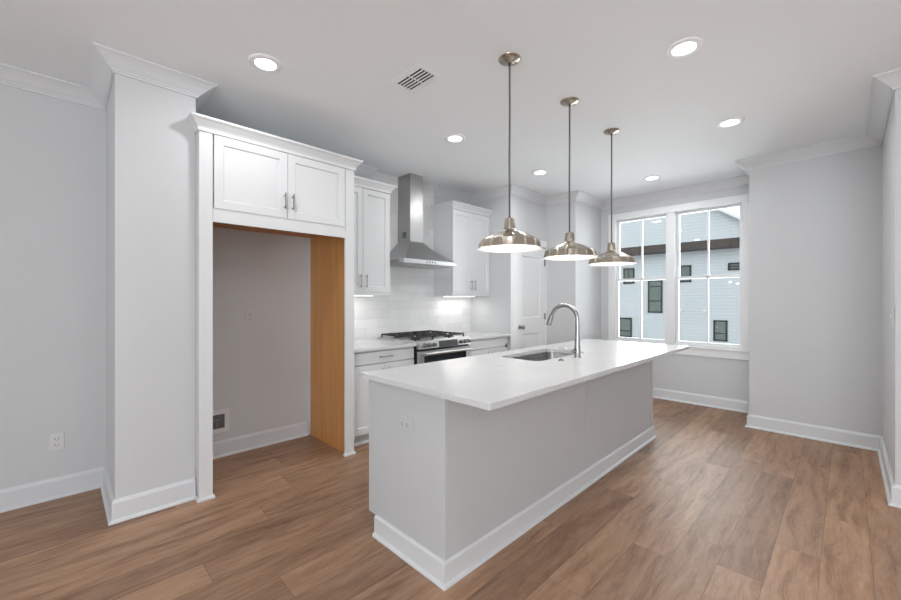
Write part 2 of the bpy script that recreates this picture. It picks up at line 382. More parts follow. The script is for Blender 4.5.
for (a, b) in ((1.666, 2.342), (.862, 1.566)):
    for up in (0, 1):
        xs_ = 5.70 if not up else 5.735
        z0, z1 = ((WZ0+.012, 1.615) if not up else (1.58, WZ1-.015))
        f = .032
        bm = B()
        box(bm, xs_, xs_+.032, a, a+f, z0, z1); box(bm, xs_, xs_+.032, b-f, b, z0, z1)
        box(bm, xs_, xs_+.032, a+f, b-f, z0, z0+f); box(bm, xs_, xs_+.032, a+f, b-f, z1-f, z1)
        m_ = (a+b)/2; box(bm, xs_+.006, xs_+.026, m_-.010, m_+.010, z0+f, z1-f)
        if not up: box(bm, xs_-.02, xs_+.01, m_-.03, m_+.03, z1-.008, z1+.012)
        s_ = obj('window_sash', local(bm, w1), M_casing, w1)
        bm = B(); box(bm, xs_+.0135, xs_+.0185, a+f-.003, b-f+.003, z0+f-.003, z1-f+.003)
        obj('glass_pane', local(bm, w1), M_glass, s_)

# ---------------------------------------------------------------- cabinet builders
def shaker(name, parent, x0, x1, z0, z1, yf, fr=.062, m=M_cab, label=None):
    """shaker front whose face lies at y = yf, in the parent's own frame"""
    bm = B(); panel_slab(bm, x0, x1, yf, yf+.02, z0, z1, [(x0+fr, x1-fr, z0+fr, z1-fr)], .009, .006)
    bmesh.ops.translate(bm, verts=bm.verts, vec=(-parent.location[0], -parent.location[1], -parent.location[2]))
    return obj(name, bm, m, parent, label=label)
def pull(parent, root, x, y, z, L=.12, vertical=True):
    bm = B(); r = .0055; h = L/2
    if vertical:
        cyl(bm, (x, y-.03, z-h), (x, y-.03, z+h), r, seg=10)
        for s in (-1, 1): cyl(bm, (x, y, z+s*(h-.018)), (x, y-.03, z+s*(h-.018)), r*.9, seg=8)
    else:
        cyl(bm, (x-h, y-.03, z), (x+h, y-.03, z), r, seg=10)
        for s in (-1, 1): cyl(bm, (x+s*(h-.018), y, z), (x+s*(h-.018), y-.03, z), r*.9, seg=8)
    bmesh.ops.translate(bm, verts=bm.verts, vec=(-root.location[0], -root.location[1], -root.location[2]))
    return obj('handle', bm, M_nickel, parent, smooth=True, label='brushed nickel bar pull')
CC = lambda b, h=.085, p=.055: [(0, b+h), (p, b+h), (p, b+h-.012), (p*.9, b+h-.018), (p*.72, b+h-.026), (p*.5, b+h-.04), (p*.3, b+h-.053), (p*.24, b+h-.06), (p*.2, b+h-.062), (p*.18, b), (0, b)]

# refrigerator surround
fc = thing('refrigerator_cabinet', 'tall white cabinet surround with two upper doors above an empty refrigerator alcove', 'cabinet', (1.2, 3.3, 0))
FY = 2.955
bm = B(); box(bm, .634, .648, FY+.02, YB-.001, .0, 2.43); box(bm, .634, .711, FY, FY+.02, 0, 2.43); obj('side_panel', local(bm, fc), M_cab, fc)
bm = B(); box(bm, 1.72, 1.772, FY+.02, YB-.001, 0, 2.43); box(bm, 1.69, 1.772, FY, FY+.02, 0, 2.43); obj('side_panel', local(bm, fc), M_cab, fc)
bm = B(); box(bm, 1.714, 1.7195, FY+.0205, YB-.034, 0.001, 1.915); obj('inner_panel', local(bm, fc), M_maple, fc, label='bare orange maple inner face of the alcove')
bm = B(); box(bm, .6485, 1.7195, FY+.021, YB-.001, 1.916, 1.932); obj('cabinet_bottom', local(bm, fc), M_maple, fc, label='bare maple underside of the upper box')
bm = B(); box(bm, .6485, 1.7195, FY+.021, YB-.001, 1.9325, 2.43); obj('carcass', local(bm, fc), M_cab, fc)
bm = B(); box(bm, .7125, 1.6895, FY+.002, FY+.02, 1.830, 1.925); box(bm, .7125, 1.6895, FY-.0, FY+.02, 1.830, 1.885); box(bm, .7125, 1.6895, FY+.002, FY+.02, 2.41, 2.43); obj('face_rail', local(bm, fc), M_cab, fc)
for (a, b, hx) in ((.719, 1.2035, 1.18), (1.2075, 1.683, 1.24)):
    d = shaker('door', fc, a, b, 1.922, 2.408, FY-.004, .055); pull(d, fc, hx, FY-.004, 2.045)
bm = B(); sweep(bm, CC(2.412), [(.634, 3.04), (.634, FY), (1.772, FY), (1.772, YB-.11)]); obj('crown_moulding', local(bm, fc), M_cab, fc)
SH = [(0, .02), (.006, .02), (.011, .014), (.013, .001), (0, .001)]
bm = B(); sweep(bm, SH, [(.634, 3.005), (.634, FY), (.711, FY), (.711, FY+.019)]); obj('shoe_moulding', local(bm, fc), M_trim, fc)
bm = B(); sweep(bm, SH, [(1.69, FY+.019), (1.69, FY), (1.772, FY), (1.772, 3.08)]); obj('shoe_moulding', local(bm, fc), M_trim, fc)

# wall cabinets
UY = 3.34
def upper(label, x0, x1, fillx=None, ends=(0, 1)):
    t = thing('wall_cabinet', label, 'cabinet', ((x0+x1)/2, YB, 1.365))
    bm = B(); box(bm, x0, x1, UY+.019, YB-.001, 1.365, 2.43); box(bm, x0, x1, UY+.018, UY+.021, 1.365, 2.43)
    box(bm, x0, x1, UY-.001, UY+.0185, 1.365, 1.385); box(bm, x0, x1, UY-.001, UY+.0185, 2.412, 2.43)
    obj('carcass', local(bm, t), M_cab, t)
    m = (x0+x1)/2
    for a, b, hx in ((x0+.004, m-.002, m-.032), (m+.002, x1-.004, m+.032)):
        d = shaker('door', t, a, b, 1.388, 2.408, UY-.002, .055); pull(d, t, hx, UY-.002, 1.495, .13)
    path = [(x0, UY), (x1, UY)]
    if ends[0]: path = [(x0, YB-.001)] + path
    if ends[1]: path = path + [(x1, YB-.001)]
    bm = B(); sweep(bm, CC(2.412, .082, .05), path); obj('crown_moulding', local(bm, t), M_cab, t)
    bm = B(); box(bm, x0+.03, x1-.09, YB-.18, YB-.145, 1.355, 1.3648); h_ = obj('light_bar', local(bm, t), M_plastic, t)
    bm = B(); box(bm, x0+.035, x1-.095, YB-.175, YB-.15, 1.353, 1.3548); obj('light_diffuser', local(bm, t), M_led, h_)
    area('under_cabinet_lamp', ((x0+x1)/2-.03, YB-.1625, 1.350), (0, 0, 0), x1-x0-.14, .03, UNDER_POWER, (1, .97, .92))
    return t
upper('white two-door wall cabinet left of the range hood, touching the tall refrigerator surround', 1.7735, 2.425, ends=(0, 1))
upper('white two-door wall cabinet right of the range hood', 3.348, 4.043, ends=(1, 0))

# base cabinets
CY, CZ0, CZ1 = 2.99, .853, .880
BY = 3.02
def base(label, x0, x1, doors, drawers):
    t = thing('base_cabinet', label, 'cabinet', ((x0+x1)/2, YB, 0))
    bm = B(); box(bm, x0, x1, BY+.021, YB-.001, .105, CZ0-.0005); obj('carcass', local(bm, t), M_cab, t)
    bm = B(); box(bm, x0, x1, BY+.085, YB-.001, .001, .1045); sweep(bm, SH, [(x0, BY+.085), (x1, BY+.085)]); obj('toe_kick', local(bm, t), M_trim, t)
    for a, b in drawers:
        d = obj('drawer', local(_slab(a, b, .733, .838, BY), t), M_cab, t); pull(d, t, (a+b)/2, BY, .79, .15, False)
    for a, b, hx in doors:
        d = shaker('door', t, a, b, .115, .724, BY, .058); pull(d, t, hx, BY, .62, .13)
    return t
def _slab(a, b, z0, z1, y):
    bm = B(); box(bm, a, b, y, y+.02, z0, z1, bev=.002); return bm
base('white base cabinet with drawer and doors left of the gas range', 1.7735, 2.488, [(1.79, 2.131, 2.10), (2.135, 2.484, 2.166)], [(1.79, 2.484)])
rb = base('white base cabinet right of the gas range, against the end wall', 3.262, 4.043, [(3.268, 3.633, 3.60), (3.637, 4.0, 3.67)], [])
d = obj('drawer', local(_slab(3.268, 4.0, .733, .838, BY), rb), M_cab, rb)
bm = B(); box(bm, 3.972, 3.984, BY-.012, BY-.0005, .715, .758, bev=.002); obj('latch', local(bm, rb), M_slot, d, label='small black latch')
def slab_top(name, label, x0, x1, y0, y1, z0, z1):
    bm = B(); box(bm, x0, x1, y0, y1, z0, z1, bev=.003, seg=2); return tag(obj(name, bm, M_quartz), label, 'countertop')
slab_top('countertop', 'short white quartz countertop between refrigerator surround and gas range', 1.7735, 2.494, CY, YB-.0095, CZ0, CZ1)
slab_top('countertop', 'short white quartz countertop between gas range and end wall', 3.257, 4.0435, CY, YB-.0095, CZ0, CZ1)

# ---------------------------------------------------------------- gas range
gr = thing('gas_range', 'stainless steel slide-in gas range with black grates under the hood', 'stove', (2.875, 3.3, 0))
rx0, rx1, ry = 2.497, 3.254, 2.965
bm = B(); box(bm, rx0, rx1, ry+.03, YB-.03, .02, .878); obj('body', local(bm, gr), M_black, gr)
for fx_ in (rx0+.04, rx1-.04):
    for fy_ in (ry+.1, YB-.09): pass
bm = B(); box(bm, rx0, rx1, ry+.035, YB-.03, .8785, .896, bev=.003); obj('cooktop', local(bm, gr), M_steelx, gr)
bm = B()  # sloping control fascia
pr = [(ry-.012, .822), (ry-.004, .893), (ry+.034, .905), (ry+.034, .822)]
va = [bm.verts.new((rx0, a, b)) for a, b in pr]; vb = [bm.verts.new((rx1, a, b)) for a, b in pr]
bm.faces.new(va); bm.faces.new(vb[::-1])
for i in range(4): bm.faces.new((va[i], vb[i], vb[(i+1) % 4], va[(i+1) % 4]))
cp = obj('control_panel', local(bm, gr), M_steelx, gr, bevel=.002)
bm = B(); box(bm, 2.765, 3.035, -.0, .004, -.033, .031)
rot = Matrix.Translation((0, ry-.0125, .858)) @ Matrix.Rotation(-math.atan2(.008, .071), 4, 'X')
bmesh.ops.transform(bm, matrix=rot, verts=bm.verts); obj('display', local(bm, gr), M_display, gr)
for kx in (2.565, 2.63, 2.695, 3.085, 3.145, 3.205):
    bm = B(); cyl(bm, (kx, ry-.008, .858), (kx, ry-.020, .857), .024, .023); cyl(bm, (kx, ry-.018, .857), (kx, ry-.042, .856), .018, .016); box(bm, kx-.004, kx+.004, ry-.046, ry-.041, .842, .872)
    obj('knob', local(bm, gr), M_knob, gr, smooth=True)
bm = B(); panel_slab(bm, rx0+.004, rx1-.004, ry-.004, ry+.028, .20, .796, [(rx0+.07, rx1-.07, .33, .752)], .004, .004)
od = obj('oven_door', local(bm, gr), M_steelx, gr)
bm = B(); box(bm, rx0+.075, rx1-.075, ry-.004, ry-.0005, .335, .748); obj('oven_window', local(bm, gr), M_ovglass, od)
bm = B(); cyl(bm, (rx0+.05, ry-.05, .772), (rx1-.05, ry-.05, .772), .016, seg=14)
for hx in (rx0+.075, rx1-.075): cyl(bm, (hx, ry-.05, .772), (hx, ry-.003, .772), .009, seg=10)
obj('oven_handle', local(bm, gr), M_steelx, od, smooth=True)
bm = B(); box(bm, rx0+.004, rx1-.004, ry-.002, ry+.028, .075, .192, bev=.003); obj('storage_drawer', local(bm, gr), M_steelx, gr)
bm = B(); box(bm, rx0+.03, rx1-.03, ry+.06, ry+.09, .001, .075); obj('toe_kick', local(bm, gr), M_black, gr)
gy0, gy1 = ry+.075, YB-.06
for gi in range(3):
    a = rx0+.02+gi*.2395; b = a+.236
    bm = B(); z0, z1 = .922, .937; tk = .011
    for yy in (gy0, (gy0+gy1)/2-.006, gy1-tk): box(bm, a, b, yy, yy+tk, z0, z1, bev=.002)
    for xx in (a, b-tk): box(bm, xx, xx+tk, gy0, gy1, z0, z1, bev=.002)
    for cyy in ((gy0*3+gy1)/4, (gy0+gy1*3)/4):
        cx_ = (a+b)/2
        box(bm, a, cx_-.02, cyy-.005, cyy+.005, z0, z1+.003); box(bm, cx_+.02, b, cyy-.005, cyy+.005, z0, z1+.003)
        box(bm, cx_-.005, cx_+.005, cyy-.13, cyy-.02, z0, z1+.003); box(bm, cx_-.005, cx_+.005, cyy+.02, cyy+.13, z0, z1+.003)
    for xx in (a, b-tk):
        for yy in (gy0, gy1-tk): box(bm, xx, xx+tk, yy, yy+tk, .8965, z0)
    obj('grate', local(bm, gr), M_iron, gr)
for bx, by, r_ in ((rx0+.14, gy0+.14, .045), (rx0+.14, gy1-.14, .035), (rx1-.14, gy0+.14, .05), (rx1-.14, gy1-.14, .035), ((rx0+rx1)/2, (gy0+gy1)/2, .04)):
    bm = B(); cyl(bm, (bx, by, .8965), (bx, by, .906), r_+.008); cyl(bm, (bx, by, .906), (bx, by, .914), r_, r_*.9); obj('burner', local(bm, gr), M_iron, gr, smooth=True)

# ---------------------------------------------------------------- range hood
hd = thing('range_hood', 'stainless steel chimney range hood mounted on the tiled wall above the range', 'range hood', (2.875, YB, 1.7))
hx0, hx1, hy = 2.497, 3.253, 3.185
HB = YB-.0095
bm = B(); box(bm, hx0, hx1, hy, HB, 1.697, 1.742, bev=.002); lip = obj('canopy_rim', local(bm, hd), M_steelx, hd)
bm = B()
cx0, cx1, cyf = 2.783, 2.972, 3.45
lo = [(hx0+.004, hy+.004), (hx1-.004, hy+.004), (hx1-.004, HB), (hx0+.004, HB)]; hi = [(cx0-.004, cyf-.004), (cx1+.004, cyf-.004), (cx1+.004, HB), (cx0-.004, HB)]
rings = []
for tt in [i/8 for i in range(9)]:
    e_ = tt + .10*math.sin(PI*tt) * (1 if tt < 1 else 0)
    e_ = min(e_, 1)
    rings.append([bm.verts.new((l[0]+(h[0]-l[0])*e_, l[1]+(h[1]-l[1])*e_, 1.7421+(1.972-1.7421)*tt)) for l, h in zip(lo, hi)])
for a, b in zip(rings, rings[1:]):
    for i in range(4): bm.faces.new((a[i], a[(i+1) % 4], b[(i+1) % 4], b[i]))
bm.faces.new(rings[0]); bm.faces.new(rings[-1])
obj('canopy', local(bm, hd), M_steel, hd, smooth=25)
bm = B(); box(bm, cx0, cx1, cyf, HB, 1.9725, 2.36, bev=.0015); lo_ = obj('lower_chimney', local(bm, hd), M_steel, hd)
bm = B(); box(bm, cx0+.004, cx1-.004, cyf+.004, HB, 2.3605, CEIL-.002, bev=.0015); obj('upper_chimney', local(bm, hd), M_steel, hd)
bm = B(); 
for i in range(4):
    for j in range(3): box(bm, cx0-.0025, cx0-.0003, cyf+.07+.024*j, cyf+.09+.024*j, 2.02+.017*i, 2.032+.017*i)
obj('vent_slots', local(bm, hd), M_slot, lo_)
bm = B()
bm.free()
for i in range(4):
    bm = B(); cyl(bm, (2.80+.04*i, hy-.004, 1.72), (2.80+.04*i, hy-.0003, 1.72), .008, seg=12); obj('button', local(bm, hd), M_black, lip)
for a in (hx0+.03, (hx0+hx1)/2+.005):
    bm = B(); box(bm, a, a+.345, hy+.05, HB-.05, 1.690, 1.6965); obj('grease_filter', local(bm, hd), M_sink, hd)

# ---------------------------------------------------------------- island
isl = thing('kitchen_island', 'long grey-white panelled kitchen island with white base trim under a quartz top', 'kitchen island', (2.6, 1.6, 0))
ix0, ix1, iy0, iy1, IZ = 1.25, 4.008, 1.30, 1.925, .8655
SX, SY0, SY1, SX0, SX1, SZ = 0, 1.465, 1.812, 2.292, 3.0, .893
bm = B()   # hollow under the sink
box(bm, ix0+.02, SX0-.06, iy0+.012, iy1-.02, .105, IZ); box(bm, SX1+.06, ix1-.02, iy0+.012, iy1-.02, .105, IZ)
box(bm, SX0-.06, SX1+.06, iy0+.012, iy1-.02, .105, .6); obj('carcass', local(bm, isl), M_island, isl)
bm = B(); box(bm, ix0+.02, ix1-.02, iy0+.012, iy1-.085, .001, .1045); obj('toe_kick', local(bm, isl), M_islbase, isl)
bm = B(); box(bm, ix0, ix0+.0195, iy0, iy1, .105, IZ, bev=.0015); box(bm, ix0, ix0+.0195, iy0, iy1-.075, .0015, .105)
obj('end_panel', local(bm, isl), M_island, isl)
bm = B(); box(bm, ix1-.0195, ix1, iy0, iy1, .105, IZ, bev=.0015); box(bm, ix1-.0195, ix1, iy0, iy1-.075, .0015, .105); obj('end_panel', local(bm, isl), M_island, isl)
for a, b in ((ix0+.02, 2.6465), (2.6535, ix1-.046)):
    bm = B(); box(bm, a, b, iy0, iy0+.0118, .0015, IZ, bev=.001); obj('back_panel', local(bm, isl), M_island, isl)
bm = B(); box(bm, ix1-.041, ix1-.02, iy0-.006, iy0+.0118, .0015, IZ, bev=.001); obj('corner_stile', local(bm, isl), M_island, isl)
IB = [(0, .113), (.006, .113), (.010, .105), (.014, .102), (.015, .018), (.023, .015), (.028, .008), (.029, .001), (0, .001)]
bm = B(); sweep(bm, IB, [(ix0, iy1-.075), (ix0, iy0-.0005), (ix1, iy0-.0005), (ix1, iy1-.075)]); obj('base_trim', local(bm, isl), M_islbase, isl, label='white base trim around the foot of the island')
n_ = 5; wd = (ix1-ix0-.05)/n_
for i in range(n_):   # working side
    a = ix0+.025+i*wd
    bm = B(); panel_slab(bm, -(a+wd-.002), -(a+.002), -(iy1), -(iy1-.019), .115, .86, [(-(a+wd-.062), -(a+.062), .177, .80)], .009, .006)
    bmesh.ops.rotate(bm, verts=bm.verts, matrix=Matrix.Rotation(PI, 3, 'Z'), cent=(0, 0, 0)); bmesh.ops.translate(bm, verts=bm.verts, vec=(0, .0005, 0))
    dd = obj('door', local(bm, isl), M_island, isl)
    bm = B(); xx = a+.035; cyl(bm, (xx, iy1+.03, .68), (xx, iy1+.03, .81), .0055, seg=10)
    for zz in (.70, .79): cyl(bm, (xx, iy1, zz), (xx, iy1+.03, zz), .005, seg=8)
    obj('handle', local(bm, isl), M_nickel, dd, smooth=True)

# island top with rounded sink cutout
def rrect(x0, x1, y0, y1, r, seg=6):
    pts = []
    for cx_, cy_, a0 in ((x1-r, y1-r, 0), (x0+r, y1-r, 90), (x0+r, y0+r, 180), (x1-r, y0+r, 270)):
        for i in range(seg+1):
            a = math.radians(a0+90*i/seg); pts.append((cx_+r*math.cos(a), cy_+r*math.sin(a)))
    return pts
tx0, tx1, ty0, ty1 = 1.219, 4.045, 1.006, 1.960
bm = B(); inner = rrect(SX0, SX1, SY0, SY1, .06); outer = rrect(tx0, tx1, ty0, ty1, .006, 6)
layers = {}
for z in (.8665, SZ):
    layers[z] = ([bm.verts.new((x, y, z)) for x, y in outer], [bm.verts.new((x, y, z)) for x, y in inner])
nn = len(inner)
for z in layers:
    o1, i1 = layers[z]
    for j in range(nn): bm.faces.new((o1[j], o1[(j+1) % nn], i1[(j+1) % nn], i1[j]))
for q in (0, 1):
    a, b = layers[.8665][q], layers[SZ][q]
    for j in range(nn): bm.faces.new((a[j], a[(j+1) % nn], b[(j+1) % nn], b[j]))
it = obj('island_countertop', bm, M_quartz)
tag(it, 'long white quartz island countertop with a sink cutout', 'countertop')

# sink
sk = thing('sink', 'stainless steel undermount sink set in the island countertop', 'sink', ((SX0+SX1)/2, (SY0+SY1)/2, .8655))
bm = B(); e_ = .006
levels = [(-.012, .8640), (e_, .8640), (e_, .86), (e_+.004, .68), (e_+.018, .662), (e_+.04, .656)]
rgs = []
for off, z in levels:
    rgs.append([bm.verts.new((x, y, z)) for x, y in rrect(SX0-.004+off, SX1+.004-off, SY0-.004+off, SY1+.004-off, max(.02, .064-off))])
for a, b in zip(rgs, rgs[1:]):
    for j in range(nn): bm.faces.new((a[j], a[(j+1) % nn], b[(j+1) % nn], b[j]))
bm.faces.new(rgs[-1])
bs = obj('basin', local(bm, sk), M_sink, sk, smooth=50)
sm_ = bs.modifiers.new('shell', 'SOLIDIFY'); sm_.thickness = .0015; sm_.offset = -1
bm = B(); cyl(bm, ((SX0+SX1)/2, (SY0+SY1)/2, .6565), ((SX0+SX1)/2, (SY0+SY1)/2, .661), .045); cyl(bm, ((SX0+SX1)/2, (SY0+SY1)/2, .661), ((SX0+SX1)/2, (SY0+SY1)/2, .668), .02); obj('drain', local(bm, sk), M_chrome, sk, smooth=True)

# faucet
FX, FYy = 2.657, 1.372
fa = thing('faucet', 'brushed steel gooseneck pull-down faucet behind the island sink', 'faucet', (FX, FYy, SZ))
bm = B(); lathe(bm, [(0, SZ+.0005), (.027, SZ+.0005), (.027, SZ+.006), (.0245, SZ+.01), (.024, SZ+.055), (.022, SZ+.075), (.0185, SZ+.14), (.017, SZ+.21), (.0162, SZ+.26), (0, SZ+.26)], 24, FX, FYy)
obj('body', local(bm, fa), M_chrome, fa, smooth=50)
pts = [(FX, FYy, SZ+.24)]; R_ = .106; zc = 1.166
pts += [(FX, FYy+R_-R_*math.cos(a), zc+R_*math.sin(a)) for a in [math.radians(d_) for d_ in range(0, 166, 11)]]
bm = B(); tube(bm, pts, .0155, 14); obj('spout', local(bm, fa), M_chrome, fa, smooth=50)
pe = Vector(pts[-1]); dr = (pe-Vector(pts[-2])).normalized()
bm = B(); tube(bm, [pe-dr*.004, pe+dr*.01, pe+dr*.035, pe+dr*.07, pe+dr*.082], [.0165, .0175, .020, .0225, .021], 16); obj('spray_head', local(bm, fa), M_chrome, fa, smooth=50)
bm = B(); cyl(bm, (FX, FYy, SZ+.05), (FX-.045, FYy+.012, SZ+.05), .0145, .013, 16)
tube(bm, [(FX-.04, FYy+.01, SZ+.052), (FX-.06, FYy+.03, SZ+.060), (FX-.075, FYy+.07, SZ+.066), (FX-.082, FYy+.105, SZ+.070)], [.009, .0075, .006, .0045], 10)
obj('lever_handle', local(bm, fa), M_chrome, fa, smooth=50)
bt = B(); lathe(bt, [(0, SZ+.0005), (.021, SZ+.0005), (.021, SZ+.005), (.018, SZ+.008), (.012, SZ+.008), (.011, SZ+.011), (0, SZ+.011)], 20, 2.436, 1.376)
tag(obj('disposal_button', bt, M_chrome, smooth=35), 'small round steel push button on the island top beside the faucet', 'button')

# ---------------------------------------------------------------- pendants
def pendant(x, y, label):
    t = thing('pendant_light', label, 'pendant light', (x, y, CEIL), 'pendant lights over the island')
    zr = 1.613-CEIL
    bm = B(); lathe(bm, [(0, -.028), (.012, -.028), (.02, -.022), (.05, -.014), (.064, -.006), (.066, -.0005), (0, -.0005)], 32)
    cn = obj('canopy', bm, M_shade, t, smooth=50)
    bm = B(); cyl(bm, (0, 0, -.038), (0, 0, -.027), .007); obj('strain_relief', bm, M_black, cn)
    for s in (-1, 1):
        bm = B(); sphere(bm, (s*.034, -s*.02, -.0195), .005, 10); obj('screw', bm, M_shade, cn)
    bm = B(); tube(bm, [(0, 0, -.03), (.0012, 0, -.3), (-.001, .001, -.6), (0, 0, zr+.186)], .0058, 10); obj('cord', bm, M_cord, t)
    NF = 16; seg = 320
    def ridge(a, i):
        amp = [.0, .010, .05, .055, .055, .052, .046, .036, .024, .01, .0, 0][min(i, 11)]
        ph = (a*NF/(2*PI)) % 1; return 1 + amp*(abs(ph-.5)*2)**8 - amp*.4
    prof = [(.1905, zr), (.190, zr+.005), (.180, zr+.008), (.176, zr+.028), (.170, zr+.049), (.150, zr+.061), (.120, zr+.076), (.085, zr+.092), (.055, zr+.103), (.040, zr+.110), (.0345, zr+.116), (.034, zr+.122)]
    bm = B(); lathe(bm, prof, seg, rfun=ridge); sh = obj('shade', bm, M_shade, t, smooth=40)
    bm = B(); lathe(bm, [(.1905, zr+.0), (.1895, zr+.001)] + [(max(.001, r*.965-.004), z-.004) for r, z in prof[2:]] + [(.001, zr+.12)], seg); obj('shade_lining', bm, M_inner, sh, smooth=50, label='bright white enamel lining')
    bm = B(); lathe(bm, [(.0345, zr+.1225), (.034, zr+.13), (.0275, zr+.176), (.0265, zr+.182), (.008, zr+.184), (0, zr+.184)], 80, rfun=lambda a, i: 1+(.06*(abs((a*10/(2*PI)) % 1-.5)*2)**3 if i in (1, 2) else 0))
    obj('socket_cap', bm, M_shade, t, smooth=35)
    bm = B(); cyl(bm, (0, 0, zr+.183), (0, 0, zr+.192), .007); obj('cord_grip', bm, M_black, t)
    bm = B(); lathe(bm, [(0, zr+.03), (.015, zr+.032), (.026, zr+.042), (.03, zr+.058), (.026, zr+.076), (.016, zr+.092), (.013, zr+.118)], 20); obj('bulb', bm, M_bulb, t, smooth=50)
    l = bpy.data.lights.new('pendant_lamp', 'POINT'); l.energy = PENDANT_POWER; l.shadow_soft_size = .02; l.color = (1, .95, .87)
    lo = bpy.data.objects.new('pendant_lamp', l); C.objects.link(lo); lo.location = (x, y, 1.613+.012)
pendant(1.893, 1.410, 'nearest of three brushed nickel barn pendant lamps, above the near end of the island')
pendant(2.602, 1.405, 'middle of three brushed nickel barn pendant lamps, hanging above the sink')
pendant(3.315, 1.402, 'farthest of three brushed nickel barn pendant lamps, nearest the window')

# ---------------------------------------------------------------- recessed lights and vent
cans = [(.876, 2.472, 'round recessed ceiling light in front of the tall refrigerator surround, nearest the column'),
        (2.471, 2.436, 'round recessed ceiling light in front of the range hood'),
        (3.804, 2.414, 'round recessed ceiling light in front of the pantry door'),
        (2.509, .648, 'round recessed ceiling light closest to the camera on the right, largest in view'),
        (3.821, .659, 'round recessed ceiling light near the right wall corner'),
        (4.905, 1.60, 'small-looking round recessed ceiling light just before the window'),
        (.876, .65, None), (.0, -2.4, None), (2.4, -2.4, None)]
for i, (x, y, lb) in enumerate(cans):
    if lb is None: lb = ['round ceiling light straight above the camera', 'round ceiling light behind the camera', 'round ceiling light behind the camera on the right'][i-6]
    t = thing('recessed_light', lb, 'ceiling light', (x, y, CEIL), 'recessed lights in the ceiling')
    bm = B(); lathe(bm, [(.095, -.0005), (.094, -.004), (.088, -.008), (.078, -.010), (.060, -.009), (.060, -.0005)], 40); obj('trim_ring', bm, M_fixture, t, smooth=50)
    bm = B(); lathe(bm, [(0, -.0075), (.0597, -.0075), (.0597, -.001)], 40); obj('lens', bm, M_lens, t, smooth=50)
    area('recessed_lamp', (x, y, CEIL-.012), (0, 0, 0), .118, .118, CAN_POWER, (.97, .985, 1), shape='DISK')
vt = thing('ceiling_vent', 'white ceiling air vent with two banks of dark slots above the range aisle', 'vent', (1.625, 1.965, CEIL))
bm = B(); box(bm, -.092, .092, -.142, .142, -.005, -.0005, bev=.002); pl = obj('face_plate', bm, M_fixture, vt)
bm = B(); box(bm, -.062, .062, -.118, -.006, -.0062, -.0052); box(bm, -.062, .062, .006, .118, -.0062, -.0052); obj('duct_opening', bm, M_slot, pl)
for j in range(2):
    for i in range(6):
        x = -.062+.0248*i
        bm = B(); box(bm, x-.0032, x+.0032, (-.119, .005)[j], (-.005, .119)[j], -.011, -.0063); obj('louvre', bm, M_fixture, vt)

# ---------------------------------------------------------------- outlets and switch
def outlet(name, label, cat, loc, face, m=M_plastic, kind='duplex', rot90=False):
    """face: 'y' plate faces -y, 'x' plate faces -x, 'Y' plate faces +y"""
    t = thing(name, label, cat, loc)
    t.rotation_euler = {'y': (0, 0, 0), 'x': (0, 0, -PI/2), 'Y': (0, 0, PI)}[face]
    R = Matrix.Rotation(PI/2, 4, 'Y') if rot90 else Matrix.Identity(4)
    def fin(bm, nm, mm, p): bmesh.ops.transform(bm, matrix=R, verts=bm.verts); return obj(nm, bm, mm, p)
    bm = B(); box(bm, -.036, .036, -.006, -.0005, -.0585, .0585, bev=.002); pl = fin(bm, 'cover_plate', m, t)
    if kind == 'duplex':
        for s in (-1, 1):
            bm = B(); box(bm, -.0165, .0165, -.0085, -.0062, s*.02-.0145, s*.02+.0145, bev=.001); rc = fin(bm, 'socket', m, pl)
            bm = B(); box(bm, -.009, -.0055, -.0095, -.0087, s*.02-.006, s*.02+.006); box(bm, .0055, .009, -.0095, -.0087, s*.02-.006, s*.02+.006); box(bm, -.0025, .0025, -.0095, -.0087, s*.02-.013, s*.02-.009); fin(bm, 'slots', M_gap, pl)
    else:
        bm = B(); box(bm, -.0165, .0165, -.0075, -.0062, -.033, .033, bev=.001); fin(bm, 'switch_rocker', m, pl)
        bm = B(); box(bm, -.006, .006, -.018, -.0077, -.004, .012, bev=.001); fin(bm, 'toggle', m, pl)
outlet('wall_outlet', 'white duplex outlet low on the left wall', 'outlet', (-.023, YB, .37), 'y')
outlet('wall_outlet', 'pale outlet on the grey wall inside the refrigerator alcove', 'outlet', (1.176, YB, 1.165), 'y', M_grayplastic)
outlet('wall_outlet', 'sideways grey outlet on the near end of the kitchen island', 'outlet', (ix0, 1.583, .676), 'x', M_island, rot90=True)
outlet('light_switch', 'white light switch on the narrow wall at the right edge', 'light switch', (3.86, -.22, 1.2), 'Y', kind='switch')
wbx = thing('water_supply_box', 'white recessed water supply box low on the alcove wall', 'supply box', (.905, YB, .295))
bm = B()
box(bm, -.105, .105, -.007, -.0005, .058, .095, bev=.001); box(bm, -.105, .105, -.007, -.0005, -.095, -.058, bev=.001)
box(bm, -.105, -.07, -.007, -.0005, -.058, .058); box(bm, .07, .105, -.007, -.0005, -.058, .058)
obj('frame', bm, M_plastic, wbx)
bm = B(); box(bm, -.07, .07, -.0022, -.0006, -.058, .058); obj('recess', bm, mat('box_shadow_grey', (.13, .13, .13), .6), wbx)
bm = B(); cyl(bm, (.01, -.005, -.05), (.01, -.005, .02), .008, seg=10); box(bm, -.012, .032, -.016, -.004, .012, .022); obj('valve', bm, M_nickel, wbx)

